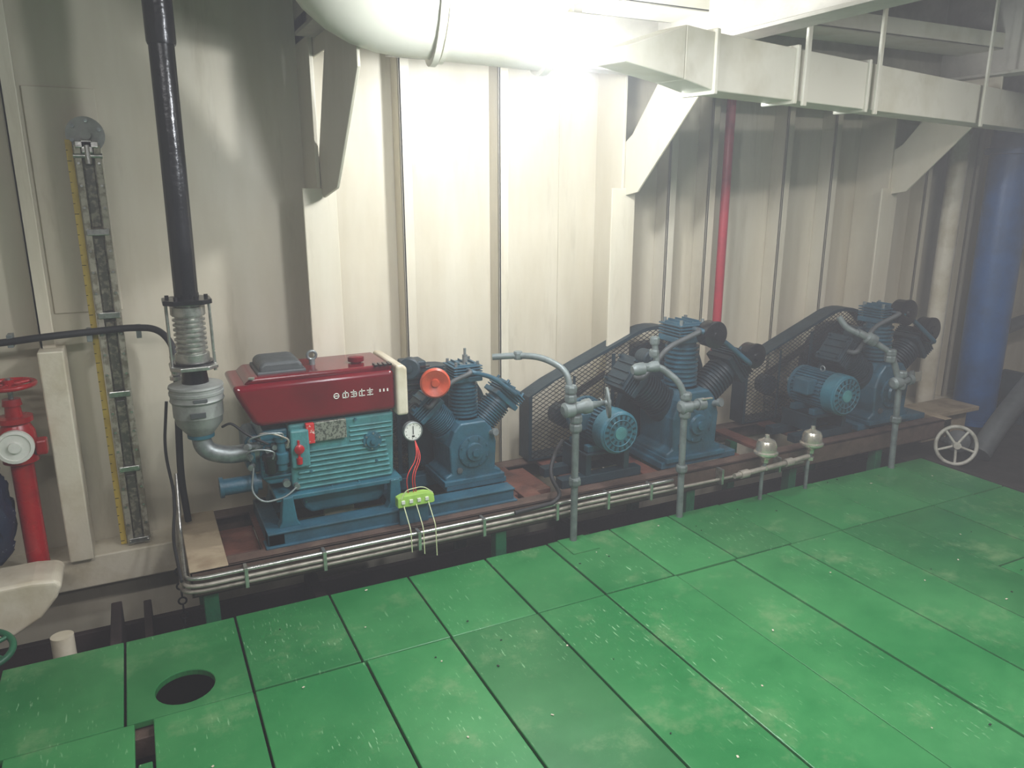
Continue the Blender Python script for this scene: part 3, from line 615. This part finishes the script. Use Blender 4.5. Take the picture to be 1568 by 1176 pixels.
for v in bm.verts:
    p=v.co.copy()
    q=Vector((max(-1,min(1,p.x*1.25)),max(-1,min(1,p.y*1.25)),max(-1,min(1,p.z*1.15))))
    n=noise.noise(p*4)*.025+noise.noise(Vector((p.x*14,p.y*14,p.z*5)))*.007
    tap=1-.3*max(0,p.z)
    v.co=Vector((-.675+(q.x*.14*tap)+n,3.31+q.y*.08+n,.40+q.z*.23+n*.6))
fin(root('plastic_sack',(-.66,3.3,.34)),'sack_body',bm,'navy')
kn=root('white_hull_bracket',(-.55,3.1,.05))
prism(kn,'bracket_body',[(-1.0,.17),(-.47,.175),(-.395,.165),(-.375,.14),(-.40,.09),(-.46,.02),(-.55,-.03),(-1.0,-.10)],'y',3.08,3.28,'cream',bevel=.02,seg=4)
hw=root('bilge_valve_handwheel',(-.63,2.9,.05)); handwheel(hw,(-.63,2.90,.04),(0.1,-.2,1),.10,.012,'gpost'); cyl(hw,'stem',(-.63,2.9,-.598),(-.63,2.9,.04),.014,'steel')

# ---------------------------------------------------------------- right side items
bp=root('large_blue_pipe',(5.35,3.2,1))
cyl(bp,'pipe_body',(5.38,3.26,-.05),(5.38,3.26,2.74),.14,'blue',seg=40)
cyls(bp,'pipe_flange',[((5.38,3.26,-.055),(5.38,3.26,-.02),.16),((5.38,3.26,1.82),(5.38,3.26,1.86),.17)],'blue',seg=36)
rp=root('red_riser_pipe',(3.1,3.45,1)); cyl(rp,'pipe_body',(3.09,3.47,.085),(3.09,3.47,2.74),.026,'redpipe')
gp=root('cream_riser_pipe',(5.0,3.45,1)); cyl(gp,'pipe_body',(5.02,3.40,.08),(5.02,3.40,2.74),.06,'cream')
hv=root('floor_valve_handwheel',(4.38,2.75,.1))
handwheel(hv,(4.36,2.71,.085),(-.75,-1,.25),.115,.011,'wheelgrey'); tube(hv,'stem',[(4.36,2.71,.085),(4.5,2.90,.05)],.02,'steel'); lathe(hv,'valve_body',(4.52,2.80,.06),(.75,.6,-.25),[(0,.03),(.02,.07),(.05,.07),(.06,.05),(.14,.06),(.2,.04)],'greyg')
bg=root('dark_suction_pipe',(5,2.8,.2)); tube(bg,'pipe_body',[(4.62,2.72,-.02),(4.8,2.75,.12),(5.3,2.8,.45),(5.9,2.85,.6)],.065,'greyg',fil=.2)
tube(bg,'branch_pipe',[(4.7,2.4,-.02),(5.2,2.55,.1),(5.9,2.6,.3)],.05,'greyg',fil=.2)
boxes(root('timber_stack',(5,3.2,.1)),'timber',[(4.6,5.05,3.1,3.32,-.058,.12),(4.62,5.1,3.05,3.3,.12,.15)],'benchtop',.004)
# pipework and pump in the dark corner on the right
pc=root('corner_pipework',(5.9,3.2,.8))
tube(pc,'pipe_low',[(5.7,3.40,-.05),(5.7,3.40,.55),(6.1,3.40,.62),(6.7,3.40,.62)],.05,'greyg',fil=.12)
tube(pc,'pipe_high',[(6.0,3.42,2.7),(6.0,3.42,1.2),(6.3,3.42,1.05),(6.7,3.42,1.05)],.045,'greyg',fil=.12)
tube(pc,'pipe_thin',[(5.66,3.45,2.7),(5.66,3.45,.9),(5.78,3.45,.8),(5.78,3.45,.62)],.02,'rubber',fil=.08)
cyls(pc,'flanges',[((6.3,3.40,.62),(6.33,3.40,.62),.09),((6.34,3.40,.62),(6.37,3.40,.62),.09),((5.7,3.40,.22),(5.7,3.40,.25),.09),((6.0,3.42,1.6),(6.0,3.42,1.63),.08)],'greyg',seg=20)
pm=root('bilge_pump',(5.9,3.0,.1))
lathe(pm,'volute',(5.75,2.98,.17),(0,-1,0),[(0,.06),(.01,.17),(.06,.19),(.11,.17),(.12,.07),(.18,.07),(.18,.10),(.2,.10)],'tdark')
cyl(pm,'motor',(5.75,3.0,.17),(5.75,3.3,.17),.12,'tdark')
boxes(pm,'base',[(5.6,5.9,2.85,3.3,-.058,.05)],'tdark',.005)

# ---------------------------------------------------------------- overhead ducts
du=root('ventilation_duct',(2.5,2.6,2.1))
tube(du,'elbow_duct',[(.66,2.66,2.74),(.66,2.66,2.24),(1.38,2.52,2.20)],.20,'duct',fil=.36)
cyls(du,'duct_flanges',[((.99,2.598,2.216),(1.01,2.594,2.215),.215),((1.02,2.592,2.215),(1.035,2.589,2.214),.205),((1.36,2.525,2.2),(1.385,2.52,2.2),.215)],'duct',seg=40)
A=Vector((1.89,2.22));B=Vector((4.75,2.83)); dv=(B-A).normalized(); nv=Vector((-dv.y,dv.x))
def ductseg(r,name,a,b,z0,z1,w0=0,w1=.13,mat='duct',bev=.004,za=None):
    a=A+dv*a; b=A+dv*b
    bm=bmesh.new(); za=za or (z0,z1)
    V=[]
    for (c,(zl,zh)) in ((a,za),(b,(z0,z1))):
        for w in (w0,w1):
            for z in (zl,zh): V.append(bm.verts.new((c.x+nv.x*w,c.y+nv.y*w,z)))
    for f in ((0,1,3,2),(4,6,7,5),(0,4,5,1),(2,3,7,6),(0,2,6,4),(1,5,7,3)): bm.faces.new([V[i] for i in f])
    return fin(r,name,bm,mat,bev,smooth=False)
Ld=(B-A).length
ductseg(du,'rect_duct',0,Ld+.45,1.93,2.12)
ductseg(du,'reducer',-.16,0,1.93,2.12,za=(1.955,2.125)); ductseg(du,'reducer_tip',-.45,-.16,1.955,2.125,za=(1.985,2.03))
for i,a in enumerate((0,.50,1.05)): ductseg(du,'duct_joint_%d'%i,a-.008,a+.012,1.918,2.132,-.010,.14)
for i,a in enumerate((.52,1.08,2.2)): ductseg(du,'hanger_%d'%i,a,a+.03,1.91,2.75,-.03,-.018)
tr=root('overhead_cable_tray',(3,2.6,2.35))
boxes(tr,'tray_sides',[(1.6,6.79,2.75,2.76,2.32,2.40),(1.6,6.79,3.0,3.01,2.32,2.40),(1.6,6.79,2.75,3.01,2.32,2.328)],'duct',.002)
boxes(tr,'tray_cables',[(1.6,6.79,2.78+.04*i,2.805+.04*i,2.328,2.355) for i in range(5)],'rubber',.008)
boxes(root('overhead_deck_beam',(3,3.2,2.1)),'longitudinal_beam',[(1.0,6.79,3.1,3.112,2.12,2.74),(1.0,6.79,3.05,3.16,2.11,2.122)],'ceil',.003)

# ---------------------------------------------------------------- lamps
def emis(name,col,s):
    m=bpy.data.materials.new(name); m.use_nodes=True; b=m.node_tree.nodes['Principled BSDF']
    b.inputs['Base Color'].default_value=(1,1,1,1); b.inputs['Emission Color'].default_value=col; b.inputs['Emission Strength'].default_value=s
    return m
M['lamp']=emis('lamp_glow',(.97,.98,1,1),70)
M['tubeglow']=emis('fluorescent_glow',(.95,1,.97,1),8)
def area(name,loc,sx,sy,e,col=(1,.96,.97),rot=(0,0,0)):
    l=bpy.data.lights.new(name,'AREA'); l.shape='RECTANGLE'; l.size=sx; l.size_y=sy; l.energy=e; l.color=col
    o=bpy.data.objects.new(name,l); o.location=loc; o.rotation_euler=rot; sc.collection.objects.link(o); return o
for lx,ly,lz,e in ((1.02,1.88,2.05,36),(1.56,2.62,2.13,60)):  # second floodlight is added to boost the glare and wash the upper wall
    lp=root('ceiling_floodlight',(lx,ly,lz+.1))
    prism(lp,'lamp_housing',[(lx-.11,lz+.02),(lx+.11,lz+.02),(lx+.08,lz+.08),(lx-.08,lz+.08)],'y',ly-.08,ly+.08,'duct',.01)
    lathe(lp,'lamp_lens',(lx,ly,lz+.022),(0,0,-1),[(0,.075),(.015,.075),(.035,.06),(.048,.035),(.052,0)],'lamp')
    box(lp,'lamp_bracket',lx-.02,lx+.02,ly-.02,ly+.02,lz+.08,2.74,'duct',.003)
    pl=bpy.data.lights.new('floodlight_bulb','POINT'); pl.energy=e; pl.shadow_soft_size=.06; pl.color=(.90,.94,1)
    po=bpy.data.objects.new('floodlight_bulb',pl); po.location=(lx,ly,lz-.10); sc.collection.objects.link(po)
for i,(x,y,e) in enumerate(((-.6,.7,30),(1.6,.5,40),(3.4,1.1,46),(1.0,-1.1,32))):  # last fixture is an unseen fill added behind the camera to replace ambient light
    fx=root('fluorescent_fixture',(x,y,2.5))
    box(fx,'fixture_tray',x-.62,x+.62,y-.09,y+.09,2.47,2.53,'white',.006)
    cyls(fx,'tubes',[((x-.58,y+s,2.455),(x+.58,y+s,2.455),.014) for s in (-.04,.04)],'tubeglow')
    boxes(fx,'hangers',[(x-.4,x-.38,y-.01,y+.01,2.53,2.75),(x+.38,x+.4,y-.01,y+.01,2.53,2.75)],'white',.001)
    area('fluorescent_light',(x,y,2.43),1.15,.15,e)
# thin haze added as a world volume to imitate the lens glare veil
w=bpy.data.worlds.new('world'); sc.world=w; w.use_nodes=True; nt=w.node_tree
nt.nodes['Background'].inputs[0].default_value=(.82,.84,.9,1); nt.nodes['Background'].inputs[1].default_value=.3
vs=nt.nodes.new('ShaderNodeVolumeScatter')
vs.inputs['Density'].default_value=.030; vs.inputs['Color'].default_value=(.95,.97,1,1); vs.inputs['Anisotropy'].default_value=.3
nt.links.new(vs.outputs[0],nt.nodes['World Output'].inputs['Volume'])

# ---------------------------------------------------------------- camera
cam=bpy.data.cameras.new('camera'); co_=bpy.data.objects.new('camera',cam); sc.collection.objects.link(co_)
cam.sensor_width=36; cam.lens=36*1160/1568; cam.clip_start=.02
co_.location=(0,0,1.6)
co_.rotation_euler=(math.radians(90-14.5),0,math.radians(-26.4))
sc.camera=co_
